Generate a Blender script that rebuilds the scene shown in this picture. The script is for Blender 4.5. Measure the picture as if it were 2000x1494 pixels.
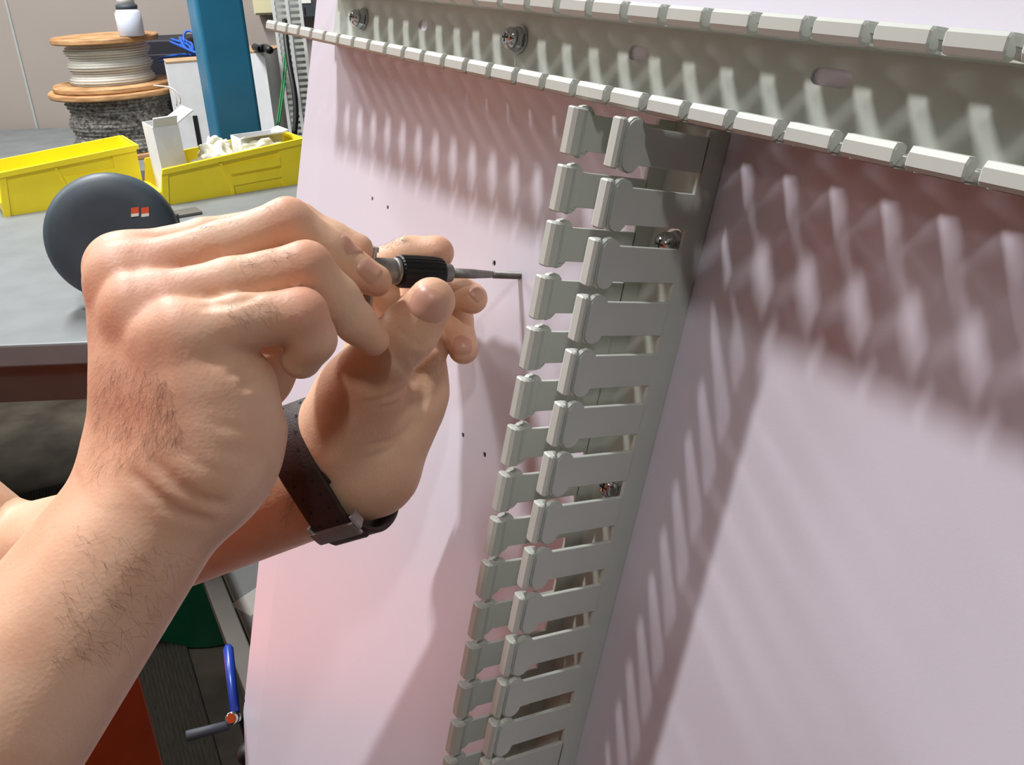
import bpy, bmesh, math, random
import numpy as np
from mathutils import Vector, Matrix
from mathutils.bvhtree import BVHTree

for o in list(bpy.data.objects): bpy.data.objects.remove(o, do_unlink=True)
scene = bpy.context.scene
C = scene.collection
random.seed(4)
rng = np.random.default_rng(4)

# ------------------------------------------------------------------ camera
F, CX, CY = 1805.0, 1000.0, 747.0              # focal length and centre in pixels of 2000 x 1494
CAM = np.array([0.0, 0.0, 1.45])
upc = np.array([-0.0354, -0.903, -0.4265]); upc /= np.linalg.norm(upc)     # world up in camera axes (right, down, forward)
yc = np.array([0, 0, 1.0]); yc = yc - upc * (yc @ upc); yc /= np.linalg.norm(yc)
xc = np.cross(yc, upc)
M = np.stack([xc, yc, upc])                     # camera axes -> world
cam_d = bpy.data.cameras.new('camera'); cam = bpy.data.objects.new('camera', cam_d); C.objects.link(cam)
cam_d.sensor_width = 36; cam_d.lens = F / 2000 * 36; cam_d.clip_start = 0.01
cm = Matrix.Identity(4)
for i in range(3):
    cm[i][0] = M[i, 0]; cm[i][1] = -M[i, 1]; cm[i][2] = -M[i, 2]; cm[i][3] = CAM[i]
cam.matrix_world = cm
scene.camera = cam

# the back panel's own frame: u right along it, v down along it, w out of it
R = np.array([[0.53603694, -0.17711452, 0.82540587],
              [0.36405632, 0.93065248, -0.03672807],
              [-0.76166095, 0.32018182, 0.56334377]])
DP = 0.2381                                     # camera to panel plane
def c2w(p): return CAM + M @ np.asarray(p, float)
def pix(x, y, t):                               # pixel at depth t (m) along the view axis
    return c2w(np.array([(x - CX) / F, (y - CY) / F, 1.0]) * t)
def ray(x, y): return M @ np.array([(x - CX) / F, (y - CY) / F, 1.0])
def on_z(x, y, z):
    r = ray(x, y); return CAM + r * ((z - CAM[2]) / r[2])
def UV(u, v, w): return c2w(R @ np.array([u, v, DP - w]))      # metres
def on_panel(x, y, w=0.0):                      # pixel -> (u, v) on the plane at height w
    r = np.array([(x - CX) / F, (y - CY) / F, 1.0]); X = r * ((DP - w) / (R[:, 2] @ r))
    return X @ R[:, 0], X @ R[:, 1]
PM = Matrix.Identity(4)                         # panel local (u, -v, w) -> world
_o = UV(0, 0, 0); _a = UV(1, 0, 0) - _o; _b = UV(0, -1, 0) - _o; _c = UV(0, 0, 1) - _o
for i in range(3): PM[i][0], PM[i][1], PM[i][2], PM[i][3] = _a[i], _b[i], _c[i], _o[i]

# ------------------------------------------------------------------ world, lights, exposure
world = bpy.data.worlds.new('world'); scene.world = world; world.use_nodes = True
world.node_tree.nodes['Background'].inputs[0].default_value = (0.5, 0.52, 0.55, 1)
world.node_tree.nodes['Background'].inputs[1].default_value = 0.15
scene.view_settings.view_transform = 'Standard'; scene.view_settings.look = 'None'
scene.view_settings.gamma = 1; scene.view_settings.use_curve_mapping = False
scene.view_settings.exposure = 0.0
CEIL = 3.1
TIP = UV(-0.331, 0.087, 0)
def ceiling_pos(d):
    d = np.array(d, float); q = UV(*(np.array([-0.25, 0.03, 0]) + d * 0.001)) - UV(-0.25, 0.03, 0)
    s = UV(-0.25, 0.03, 0); return s + q * ((CEIL - 0.12 - s[2]) / q[2])
L1 = ceiling_pos((-35, -66, 47))
L2 = ceiling_pos((56, -66, 47))
az = lambda p: math.degrees(math.atan2(p[1] - TIP[1], p[0] - TIP[0])) - 90
LIGHTS = [(L1, 0.05, 0.25, 33, az(L1)), (L2, 0.05, 0.25, 13.5, az(L2)),
          (np.array([-1.3, 2.3, CEIL - 0.12]), 0.15, 1.2, 90, 0),  # added lamp, brightens the bins and the back of the room
          (np.array([-2.3, -1.0, CEIL - 0.12]), 0.30, 1.5, 12, 30), (np.array([-2.9, 1.9, CEIL - 0.12]), 0.30, 1.5, 52, 90)]  # added fill lamps that soften the shade on the panel
def light(p, wx, wy, power, rz, color=(0.98, 0.985, 1.0)):
    d = bpy.data.lights.new('tube_or_fill_light', 'AREA'); d.shape = 'RECTANGLE'; d.size = wx; d.size_y = wy
    d.energy = power; d.color = color
    o = bpy.data.objects.new('tube_or_fill_light', d); C.objects.link(o); o.location = p; o.rotation_euler = (0, 0, math.radians(rz)); return o
for a in LIGHTS: light(*a)

# ------------------------------------------------------------------ materials
def lin(c): return tuple(((x / 255) / 12.92 if x / 255 <= 0.04045 else ((x / 255 + 0.055) / 1.055) ** 2.4) for x in c)
def mat(name, rgb, rough=0.5, metal=0.0, spec=0.5, var=0.0, vscale=20, bump=0.0, bscale=200, rgb2=None, coat=0, trans=0, sss=0, coords='Object', stretch=None, detail=4, alpha=1):
    m = bpy.data.materials.new(name); m.use_nodes = True; nt = m.node_tree; b = nt.nodes['Principled BSDF']
    c = lin(rgb); b.inputs['Base Color'].default_value = (*c, 1)
    b.inputs['Roughness'].default_value = rough; b.inputs['Metallic'].default_value = metal
    b.inputs['Specular IOR Level'].default_value = spec; b.inputs['Coat Weight'].default_value = coat
    b.inputs['Transmission Weight'].default_value = trans; b.inputs['Alpha'].default_value = alpha
    if sss:
        b.inputs['Subsurface Weight'].default_value = sss; b.inputs['Subsurface Radius'].default_value = (1, 0.35, 0.2); b.inputs['Subsurface Scale'].default_value = 0.004
    tc = nt.nodes.new('ShaderNodeTexCoord'); src = tc.outputs[coords]
    if stretch:
        mp = nt.nodes.new('ShaderNodeMapping'); mp.inputs['Scale'].default_value = stretch; nt.links.new(src, mp.inputs[0]); src = mp.outputs[0]
    if var or rgb2:
        n = nt.nodes.new('ShaderNodeTexNoise'); n.inputs['Scale'].default_value = vscale; n.inputs['Detail'].default_value = detail; nt.links.new(src, n.inputs[0])
        r = nt.nodes.new('ShaderNodeValToRGB'); c2 = lin(rgb2) if rgb2 else tuple(x * (1 - var) for x in c)
        r.color_ramp.elements[0].color = (*c2, 1); r.color_ramp.elements[1].color = (*c, 1)
        r.color_ramp.elements[0].position = 0.35; r.color_ramp.elements[1].position = 0.65
        nt.links.new(n.outputs[0], r.inputs[0]); nt.links.new(r.outputs[0], b.inputs['Base Color'])
    if bump:
        n2 = nt.nodes.new('ShaderNodeTexNoise'); n2.inputs['Scale'].default_value = bscale; n2.inputs['Detail'].default_value = 5; nt.links.new(src, n2.inputs[0])
        bp = nt.nodes.new('ShaderNodeBump'); bp.inputs['Strength'].default_value = bump; bp.inputs['Distance'].default_value = 0.001
        nt.links.new(n2.outputs[0], bp.inputs['Height']); nt.links.new(bp.outputs[0], b.inputs['Normal'])
    return m
MT = dict(
    panel=mat('panel_paint', (223, 218, 229), 0.30, spec=0.55, bump=0.03, bscale=900),
    duct=mat('duct_plastic', (198, 202, 193), 0.45, var=0.05, vscale=60),
    steel=mat('zinc_steel', (200, 202, 205), 0.16, 1.0, var=0.2, vscale=300),
    tool=mat('tool_steel', (140, 136, 132), 0.5, 0.6, var=0.2, vscale=400, bump=0.1, bscale=900),
    knurl=mat('black_oxide', (22, 22, 24), 0.45, 0.5),
    black=mat('black_plastic', (24, 24, 26), 0.5, bump=0.1),
    strap=mat('strap_leather', (52, 33, 28), 0.6, var=0.35, vscale=120, bump=0.3, bscale=900),
    brushed=mat('brushed_steel', (176, 170, 166), 0.4, 0.7, var=0.15, vscale=300),
    yellow=mat('bin_plastic', (250, 226, 42), 0.38, var=0.05, vscale=15),
    card=mat('white_card', (226, 226, 226), 0.8, var=0.06, vscale=25),
    kraft=mat('brown_card', (172, 142, 108), 0.85, var=0.15, vscale=30),
    bag=mat('poly_bag', (240, 240, 232), 0.25, trans=0.0, spec=0.7, bump=0.5, bscale=60, rgb2=(226, 222, 190), vscale=9),
    blue=mat('blue_paint', (38, 112, 146), 0.38, var=0.1, vscale=12, bump=0.05),
    wood=mat('spool_wood', (196, 152, 104), 0.7, rgb2=(150, 108, 68), vscale=14, stretch=(1, 1, 8)),
    white_wire=mat('white_wire', (222, 218, 206), 0.55, var=0.1),
    rope=mat('grey_rope', (176, 172, 164), 0.8, rgb2=(70, 68, 66), vscale=90),
    wall=mat('wall_paint', (158, 148, 140), 0.85, var=0.06, vscale=3, bump=0.1, bscale=80),
    wall_dark=mat('wall_low_bounce', (98, 90, 84), 0.9, var=0.1, vscale=3),  # unseen walls darkened to cut fill light on camera-facing surfaces
    wall_w=mat('wall_white', (205, 203, 198), 0.9, var=0.04, vscale=2),
    ceil=mat('ceiling_tile', (214, 214, 210), 0.9, var=0.05, vscale=4),
    floor=mat('floor_concrete', (92, 86, 74), 0.55, rgb2=(66, 60, 52), vscale=7, bump=0.15, bscale=60),
    mat_=mat('ridged_mat', (70, 66, 55), 0.85, rgb2=(54, 50, 42), vscale=16, stretch=(2, 30, 2), bump=0.5, bscale=40),
    green=mat('green_plastic', (14, 150, 108), 0.5, var=0.1),
    grey_steel=mat('grey_steel', (112, 108, 102), 0.5, 0.3, var=0.15, vscale=10),
    lightgrey=mat('light_board', (168, 172, 168), 0.7, var=0.08),
    bench=mat('bench_top', (120, 124, 124), 0.5, var=0.15, vscale=12),
    rail=mat('dark_tube', (80, 74, 68), 0.6, 0.2, var=0.1),
    paper=mat('paper', (238, 236, 226), 0.85),
    blue_rod=mat('blue_rod', (30, 62, 160), 0.3),
    grip=mat('rubber_grip', (58, 64, 72), 0.6, var=0.2, vscale=60),
    chrome=mat('chrome', (220, 218, 215), 0.1, 1.0),
    orange=mat('orange_paint', (250, 94, 28), 0.5, var=0.06),
    shirt=mat('orange_shirt', (232, 92, 36), 0.9, var=0.08, vscale=30, bump=0.3, bscale=400),
    denim=mat('denim', (52, 62, 84), 0.9, var=0.2, vscale=60, bump=0.2),
    hair=mat('dark_hair', (70, 52, 40), 0.6),
    nail=mat('fingernail', (204, 154, 132), 0.36, spec=0.5, sss=0.1),
    tooldark=mat('tool_housing', (66, 78, 86), 0.5, var=0.15, vscale=20),
    label_o=mat('label_orange', (232, 92, 50), 0.5),
    cream=mat('cream_plastic', (206, 198, 160), 0.5),
    bluewire=mat('blue_wire', (34, 92, 190), 0.4),
    greenwire=mat('green_wire', (40, 150, 80), 0.4),
    bottle=mat('bottle_plastic', (206, 212, 226), 0.3),
    dark=mat('dark_crate', (30, 30, 40), 0.6, var=0.3, vscale=30),
    hole_shade=mat('hole_shade_black', (16, 14, 14), 0.8),  # black that stands for the shade inside holes
    lamp=mat('lamp_housing', (230, 230, 228), 0.5),
    eye=mat('eye_white', (236, 232, 226), 0.3),
)

# skin: warm base with redder knuckles from an attribute, fine relief
def skin_mat():
    m = mat('skin', (229, 191, 160), 0.5, spec=0.35, rgb2=(217, 174, 142), vscale=38, sss=0.18)
    nt = m.node_tree; b = nt.nodes['Principled BSDF']
    at = nt.nodes.new('ShaderNodeAttribute'); at.attribute_name = 'flush'
    mx = nt.nodes.new('ShaderNodeMix'); mx.data_type = 'RGBA'
    src = b.inputs['Base Color'].links[0].from_socket
    nt.links.new(at.outputs['Fac'], mx.inputs[0]); nt.links.new(src, mx.inputs[6]); mx.inputs[7].default_value = (*lin((210, 134, 108)), 1)
    nt.links.new(mx.outputs[2], b.inputs['Base Color'])
    tc = nt.nodes.new('ShaderNodeTexCoord')
    v = nt.nodes.new('ShaderNodeTexVoronoi'); v.inputs['Scale'].default_value = 700; nt.links.new(tc.outputs['Object'], v.inputs[0])
    n = nt.nodes.new('ShaderNodeTexNoise'); n.inputs['Scale'].default_value = 130; n.inputs['Detail'].default_value = 6; nt.links.new(tc.outputs['Object'], n.inputs[0])
    ad = nt.nodes.new('ShaderNodeMath'); ad.operation = 'MULTIPLY_ADD'; ad.inputs[1].default_value = 0.25
    nt.links.new(v.outputs[0], ad.inputs[0]); nt.links.new(n.outputs[0], ad.inputs[2])
    bp = nt.nodes.new('ShaderNodeBump'); bp.inputs['Strength'].default_value = 0.24; bp.inputs['Distance'].default_value = 0.0012
    nt.links.new(ad.outputs[0], bp.inputs['Height']); nt.links.new(bp.outputs[0], b.inputs['Normal'])
    return m
MT['skin'] = skin_mat()

# ------------------------------------------------------------------ helpers
def tag(o, label=None, cat=None, group=None, kind=None):
    if label: o['label'] = label
    if cat: o['category'] = cat
    if group: o['group'] = group
    if kind: o['kind'] = kind
    return o
def mesh_obj(name, bm, m, parent=None, smooth=False, mw=None):
    if isinstance(bm, bpy.types.Mesh): me = bm
    else:
        me = bpy.data.meshes.new(name); bmesh.ops.recalc_face_normals(bm, faces=bm.faces); bm.to_mesh(me); bm.free()
    if m is not None and not me.materials: me.materials.append(MT[m] if isinstance(m, str) else m)
    if smooth:
        for p in me.polygons: p.use_smooth = True
    o = bpy.data.objects.new(name, me); C.objects.link(o)
    if parent: o.parent = parent
    if mw is not None: o.matrix_world = mw
    return o
def empty(name, mw=None, loc=None):
    o = bpy.data.objects.new(name, None); C.objects.link(o); o.empty_display_size = 0.05
    if mw is not None: o.matrix_world = mw
    if loc is not None: o.location = loc
    return o
def nb(): return bmesh.new()
def box(bm, lo, hi, bev=0.0, seg=2):
    lo = Vector(lo); hi = Vector(hi)
    r = bmesh.ops.create_cube(bm, size=1.0, matrix=Matrix.Translation((lo + hi) / 2) @ Matrix.Diagonal((*(hi - lo), 1)))
    if bev:
        es = list({e for v in r['verts'] for e in v.link_edges})
        bmesh.ops.bevel(bm, geom=es, offset=bev, segments=seg, profile=0.5, affect='EDGES')
    return r
def frame(a, b):
    a = Vector(a); b = Vector(b); z = (b - a).normalized(); t = Vector((0, 0, 1)) if abs(z.z) < 0.9 else Vector((1, 0, 0))
    x = t.cross(z).normalized(); y = z.cross(x); return x, y, z
def cyl(bm, a, b, r0, r1=None, n=24, caps=True):
    r1 = r0 if r1 is None else r1; x, y, z = frame(a, b); rings = []
    for c, r in ((Vector(a), r0), (Vector(b), r1)):
        rings.append([bm.verts.new(c + (x * math.cos(2 * math.pi * k / n) + y * math.sin(2 * math.pi * k / n)) * r) for k in range(n)])
    for k in range(n): bm.faces.new((rings[0][k], rings[0][(k + 1) % n], rings[1][(k + 1) % n], rings[1][k]))
    if caps: bm.faces.new(rings[0][::-1]); bm.faces.new(rings[1])
def lathe(bm, prof, a, d, n=32, closed=True):          # prof: (along, radius)
    a = Vector(a); x, y, z = frame(a, a + Vector(d)); rings = []
    for h, r in prof:
        rings.append([bm.verts.new(a + z * h + (x * math.cos(2 * math.pi * k / n) + y * math.sin(2 * math.pi * k / n)) * max(r, 1e-5)) for k in range(n)])
    for i in range(len(rings) - 1):
        for k in range(n): bm.faces.new((rings[i][k], rings[i][(k + 1) % n], rings[i + 1][(k + 1) % n], rings[i + 1][k]))
    if closed: bm.faces.new(rings[0][::-1]); bm.faces.new(rings[-1])
def tube(bm, pts, r, n=8, r_end=None):
    pts = [Vector(p) for p in pts]; rings = []; prev = None
    for i, p in enumerate(pts):
        z = (pts[min(i + 1, len(pts) - 1)] - pts[max(i - 1, 0)]).normalized()
        if prev is None: x = frame((0, 0, 0), z)[0]
        else: x = (prev - z * prev.dot(z)).normalized()
        prev = x; y = z.cross(x); rr = r if r_end is None else r + (r_end - r) * i / (len(pts) - 1)
        rings.append([bm.verts.new(p + (x * math.cos(2 * math.pi * k / n) + y * math.sin(2 * math.pi * k / n)) * rr) for k in range(n)])
    for i in range(len(rings) - 1):
        for k in range(n): bm.faces.new((rings[i][k], rings[i][(k + 1) % n], rings[i + 1][(k + 1) % n], rings[i + 1][k]))
    bm.faces.new(rings[0][::-1]); bm.faces.new(rings[-1])
def spline(pts, n=8):
    pts = [Vector(p) for p in pts]; q = [pts[0] * 2 - pts[1]] + pts + [pts[-1] * 2 - pts[-2]]; out = []
    for i in range(1, len(q) - 2):
        for k in range(n):
            t = k / n; a, b, c, d = q[i - 1], q[i], q[i + 1], q[i + 2]
            out.append(0.5 * ((2 * b) + (c - a) * t + (2 * a - 5 * b + 4 * c - d) * t * t + (3 * b - a - 3 * c + d) * t ** 3))
    return out + [pts[-1]]
def prism(bm, poly, h0, h1, put):                     # polygon (a, b) extruded h0..h1, put(a, b, h) -> point
    lo = [bm.verts.new(put(a, b, h0)) for a, b in poly]; hi = [bm.verts.new(put(a, b, h1)) for a, b in poly]; n = len(poly)
    bm.faces.new(lo[::-1]); bm.faces.new(hi)
    for k in range(n): bm.faces.new((lo[k], lo[(k + 1) % n], hi[(k + 1) % n], hi[k]))
def boolean(o, cutter, op='DIFFERENCE'):
    md = o.modifiers.new('cut', 'BOOLEAN'); md.operation = op; md.object = cutter; md.solver = 'EXACT'
    dg = bpy.context.evaluated_depsgraph_get(); me = bpy.data.meshes.new_from_object(o.evaluated_get(dg))
    o.modifiers.clear(); o.data = me; bpy.data.objects.remove(cutter, do_unlink=True)
def rot_frame(origin, yaw_vec):
    ex = Vector((yaw_vec[0], yaw_vec[1], 0)).normalized(); ez = Vector((0, 0, 1)); ey = ez.cross(ex)
    m = Matrix.Identity(4)
    for i in range(3): m[i][0], m[i][1], m[i][2], m[i][3] = ex[i], ey[i], ez[i], origin[i]
    return m

# ------------------------------------------------------------------ room
def slab(name, lo, hi, m): b = nb(); box(b, lo, hi); return tag(mesh_obj(name, b, m), kind='structure')
XL, XR, YF, YB = -5.0, 2.6, -2.6, 3.9
slab('floor', (XL, YF, -0.1), (XR, YB, 0), 'floor')
slab('ceiling', (XL, YF, CEIL), (XR, YB, CEIL + 0.1), 'ceil')
slab('wall_back', (XL, YB, 0), (XR, YB + 0.1, CEIL), 'wall')
slab('wall_left', (XL - 0.1, YF, 0), (XL, YB, CEIL), 'wall_w')
slab('wall_right', (XR, YF, 0), (XR + 0.1, YB, CEIL), 'wall_dark')
slab('wall_front', (XL, YF - 0.1, 0), (XR, YF, CEIL), 'wall_dark')

# ------------------------------------------------------------------ back panel with drilled holes
PU0, PU1, PV0, PV1 = -0.610, 0.16, -0.30, 0.72
TH = 0.003
root = empty('mounting_board', mw=PM)
tag(root, 'large white painted steel back panel with drilled holes carrying two slotted ducts', 'panel')
SW = 0.0415                                             # width of the edge strip, folded back a little
pb = nb()
lowc = 0.544
poly = [(PU0 + SW, -PV0), (PU0 + SW, -lowc - 0.085), (PU0 + SW + 0.04, -PV1), (PU1, -PV1), (PU1, -PV0)]
prism(pb, poly, -TH, 0, lambda a, b, h: Vector((a, b, h)))
sheet = mesh_obj('sheet', pb, 'panel', root)
hb = nb()
HOLES = [(727, 388, 1.25), (757, 405, 1.25), (965, 514, 1.35), (904, 850, 1.3), (946, 888, 1.4), (1015, 538, 1.75)]
for x, y, r in HOLES:
    u, v = on_panel(x, y); cyl(hb, (u, -v, -0.02), (u, -v, 0.02), r / 1000, n=20)
cut = mesh_obj('cutter', hb, None, root); bpy.context.view_layer.update()
boolean(sheet, cut)
sheet.data.materials.clear(); sheet.data.materials.append(MT['panel'])
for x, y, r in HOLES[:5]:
    u, v = on_panel(x, y); b = nb(); cyl(b, (u, -v, -TH - 0.001), (u, -v, -0.0007), r / 1000 + 0.0001, n=16); mesh_obj('hole_shade_plug', b, 'hole_shade', root)  # black plug paints the shade inside each drilled hole
b = nb(); box(b, (PU0 + SW, -PV1 + 0.02, -0.016), (PU1 - 0.02, -PV0 - 0.02, -0.012)); mesh_obj('dark_hole_backing', b, 'dark', root)  # dark sheet added behind the panel so its holes look shaded
ang = math.radians(3.0); sb = nb()                      # folded edge strip
def strip_pt(s, b_, h): return Vector((PU0 + SW - s * math.cos(ang), b_, h - s * math.sin(ang)))
c1 = on_panel(500, 1494)
prism(sb, [(0, -PV0), (SW, -PV0), (SW, -lowc), (SW * .35, -lowc - 0.055), (0.0, -lowc - 0.085), (0.0, -lowc - 0.085)][:5], -TH, 0, strip_pt)
mesh_obj('edge_strip', sb, 'panel', root)
u, v = on_panel(472, 1368); b = nb(); cyl(b, strip_pt(PU0 + SW - u, -v, -0.001), strip_pt(PU0 + SW - u, -v, 0.0002), 0.0018, n=14)
mesh_obj('edge_hole_shade', b, 'hole_shade', root)  # black disc painted in for the shade of a drilled hole

# ------------------------------------------------------------------ slotted wiring ducts
PITCH = 0.01905; H = 0.049; SLOT0 = 0.0100; WALL = 0.0016
def finger_mesh():
    b = nb()                                            # local: x outward, y along, z height
    t = WALL / 2
    box(b, (-t, -0.0060, SLOT0 - 0.001), (t, 0.0060, 0.040), 0.0002, 1)
    def stadium(y, z0, z1, n=7):
        r = (z1 - z0) / 2; zc = (z0 + z1) / 2
        return [(y - r + r * math.cos(a), zc + r * math.sin(a)) for a in np.linspace(-math.pi / 2, math.pi / 2, n)] + \
               [(-y + r + r * math.cos(a), zc + r * math.sin(a)) for a in np.linspace(math.pi / 2, 3 * math.pi / 2, n)]
    for z0, z1, x0, x1, yy in ((0.0380, 0.0462, -t * 0.4, 0.0016, 0.0087), (0.0385, 0.0457, 0.0015, 0.0023, 0.0082)):
        prism(b, stadium(yy, z0, z1), x0, x1, lambda a, c, h: Vector((h, a, c)))
    box(b, (-t * 0.8, -0.0068, 0.039), (t + 0.0002, 0.0068, 0.0475), 0.0002, 1)
    # snap rim along the tip
    zr = 0.0069
    poly = [(-0.0037, 0.0384), (-0.0030, 0.0366), (-0.0016, 0.0366), (0.0008, 0.0392), (0.0019, 0.0400), (0.0020, 0.0412), (0.0010, 0.0420), (-0.0020, 0.0420), (-0.0035, 0.0411)]
    poly = [(x, z + zr) for x, z in poly]
    lo = [b.verts.new((x, -0.0073, z)) for x, z in poly]; hi = [b.verts.new((x, 0.0073, z)) for x, z in poly]; n = len(poly)
    e0 = [b.verts.new((x * 0.75, -0.0078, 0.0471 + (z - 0.0471) * 0.75)) for x, z in poly]; e1 = [b.verts.new((x * 0.75, 0.0078, 0.0471 + (z - 0.0471) * 0.75)) for x, z in poly]
    for p, q in ((e0, lo), (lo, hi), (hi, e1)):
        for k in range(n): b.faces.new((p[k], p[(k + 1) % n], q[(k + 1) % n], q[k]))
    b.faces.new(e0[::-1]); b.faces.new(e1)
    me = bpy.data.meshes.new('finger'); bmesh.ops.recalc_face_normals(b, faces=b.faces); b.to_mesh(me); b.free()
    me.materials.append(MT['duct']); return me
FM = finger_mesh()
def duct(name, label, org, along, wx0, wx1, length, first, slots=None, pitch=PITCH, zs=1.0):
    """org (u,v) on panel; along: unit (u, -v) local dir; side walls at cross offsets wx0 / wx1; fingers every PITCH from 'first'"""
    ex = Vector((along[0], along[1], 0)); ey = Vector((-along[1], along[0], 0))          # length axis, cross axis
    o0 = Vector((org[0], -org[1], 0))
    lm = Matrix.Identity(4)
    for i in range(3): lm[i][0], lm[i][1], lm[i][2], lm[i][3] = ex[i], ey[i], (0, 0, 1)[i], o0[i]
    root = empty(name, mw=PM @ lm); tag(root, label, 'wiring duct', 'slotted ducts on the panel')
    bb = nb(); box(bb, (0, wx0, 0.0002), (length, wx1, 0.0013)); base = mesh_obj('base', bb, 'duct', root)
    if slots:
        cb = nb()
        for s, yy, l, r in slots:
            pl = [(s + l / 2 + r * math.cos(a), yy + r * math.sin(a)) for a in np.linspace(-math.pi / 2, math.pi / 2, 8)] + [(s - l / 2 + r * math.cos(a), yy + r * math.sin(a)) for a in np.linspace(math.pi / 2, 1.5 * math.pi, 8)]
            prism(cb, pl, -0.01, 0.01, lambda a, c, h: Vector((a, c, h)))
        ct = mesh_obj('cutter', cb, None, root); bpy.context.view_layer.update(); boolean(base, ct)
        base.data.materials.clear(); base.data.materials.append(MT['duct'])
    for wx, sg in ((wx0, -1), (wx1, 1)):
        wb = nb(); box(wb, (0, wx - WALL / 2, 0.0002), (length, wx + WALL / 2, SLOT0 * zs), 0.0002, 1)
        mesh_obj('side_wall', wb, 'duct', root)
        s = first
        while s < length - 0.008:
            f = mesh_obj('finger', FM, None, root)
            f.location = (s, wx, 0); f.rotation_euler = (0, 0, math.pi / 2 if sg > 0 else -math.pi / 2)
            f.scale = (1, pitch / PITCH, zs); s += pitch
    return root
# horizontal duct: walls at v = +0.0040 (lower) and v = -0.0222 (upper)
HD0, HD1 = -0.5687, 0.13
hs = []
for x, y, l in ((1250, 105, 0.005), (1628, 153, 0.010), (830, 50, 0.005)):
    u, v = on_panel(x, y); hs.append((u - HD0, -v - 0.0222 + 0.0222, l, 0.0026))
hs = [(a, yy, l, r) for a, yy, l, r in hs]
duct('wire_duct', 'long white slotted wiring duct running along the top of the panel', (HD0, 0.0), (1, 0), -0.0045, 0.0225, HD1 - HD0, 0.0087, slots=hs, pitch=0.0182, zs=0.90)
# vertical duct: walls at u = -0.2275 (right) and u = -0.2535 (left), starts just under the horizontal one
VD0 = 0.0085
duct('wire_duct', 'white slotted wiring duct running down the panel with open fingers', (0.0, VD0), (0, -1), -0.2527, -0.2275, 0.62, 0.0083)

def bolt(x, y, w, label, axis_tilt=0.0):
    u, v = on_panel(x, y, w + 0.004)
    r = empty('bolt', mw=PM @ Matrix.Translation((u, -v, w)) @ Matrix.Scale(1.15, 4)); tag(r, label, 'bolt', 'bolts through the ducts')
    b = nb(); cyl(b, (0, 0, 0), (0, 0, 0.0008), 0.0052, n=28); mesh_obj('washer', b, 'steel', r)
    b = nb(); lathe(b, [(0.0008, 0.0047), (0.0016, 0.0047), (0.0036, 0.0040), (0.0036, 0.0036)], (0, 0, 0), (0, 0, 1), n=6); mesh_obj('hex_nut', b, 'steel', r)
    b = nb(); lathe(b, [(0.0034, 0.0040), (0.0046, 0.0040), (0.0058, 0.0034), (0.0066, 0.0022), (0.0069, 0.0005)], (0, 0, 0), (0, 0, 1), n=24); mesh_obj('head', b, 'steel', r, True)
    b = nb(); box(b, (-0.0016, -0.0003, 0.0064), (0.0016, 0.0003, 0.00695)); box(b, (-0.0003, -0.0016, 0.0064), (0.0003, 0.0016, 0.00695)); mesh_obj('recess_shade', b, 'black', r)  # black bars paint the shade of the cross slot
    return r
bolt(697, 35, 0.0018, 'shiny zinc bolt at the far end of the top duct')
bolt(1000, 75, 0.0018, 'shiny zinc bolt in the top duct between two mounting holes')
bolt(1303, 478, 0.0018, 'shiny zinc bolt deep inside the vertical duct near its top')
bolt(1193, 950, 0.0018, 'shiny zinc bolt inside the vertical duct reflecting orange, halfway down')

# ------------------------------------------------------------------ tap wrench, square to the panel
tu, tv = on_panel(1015, 538)
tw = empty('tap_wrench', mw=PM @ Matrix.Translation((tu, -tv, 0)))
tag(tw, 'steel tap wrench with black knurled collar and threaded tap held in two hands', 'tap wrench')
b = nb(); prof = [(-0.004, 0.0010), (-0.002, 0.0013)]
for k in range(22):
    h = -0.001 + k * 0.0007; prof += [(h, 0.00135), (h + 0.00035, 0.00175)]
prof += [(0.0146, 0.0014)]
lathe(b, prof, (0, 0, 0), (0, 0, 1), n=20); mesh_obj('tap_thread', b, 'tool', tw)
b = nb(); lathe(b, [(0.0146, 0.0014), (0.016, 0.0016), (0.022, 0.0019), (0.024, 0.0021), (0.037, 0.0021)], (0, 0, 0), (0, 0, 1), n=20); mesh_obj('tap_shank', b, 'tool', tw, True)
b = nb(); lathe(b, [(0.0355, 0.0030), (0.036, 0.0038), (0.041, 0.0041)], (0, 0, 0), (0, 0, 1)); mesh_obj('nose', b, 'tool', tw)
b = nb(); n = 48; rings = []
for h, r in ((0.0402, 0.0052), (0.0412, 0.0060), (0.045, 0.0065), (0.052, 0.0067), (0.058, 0.0067), (0.0603, 0.0066), (0.061, 0.0060)):
    rings.append([b.verts.new(((r + (0.00022 if k % 2 else 0)) * math.cos(2 * math.pi * k / n), (r + (0.00022 if k % 2 else 0)) * math.sin(2 * math.pi * k / n), h)) for k in range(n)])
for i in range(len(rings) - 1):
    for k in range(n): b.faces.new((rings[i][k], rings[i][(k + 1) % n], rings[i + 1][(k + 1) % n], rings[i + 1][k]))
b.faces.new(rings[0][::-1]); b.faces.new(rings[-1]); mesh_obj('knurled_collar', b, 'knurl', tw)
b = nb(); lathe(b, [(0.0608, 0.0052), (0.0615, 0.0056), (0.0625, 0.0056), (0.063, 0.0050), (0.064, 0.0053), (0.088, 0.0053), (0.0905, 0.0046)], (0, 0, 0), (0, 0, 1)); mesh_obj('body', b, 'tool', tw)
b = nb(); ax = Vector((0.10, -0.95, 0.0)).normalized(); c0 = Vector((0, 0, 0.0735)) + ax * 0.004
cyl(b, c0 - ax * 0.012, c0 + ax * 0.012, 0.0021, n=16)
for s in (-1, 1): cyl(b, c0 + ax * 0.0115 * s, c0 + ax * 0.0135 * s, 0.0028, n=16)
mesh_obj('tee_bar', b, 'brushed', tw)
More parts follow.
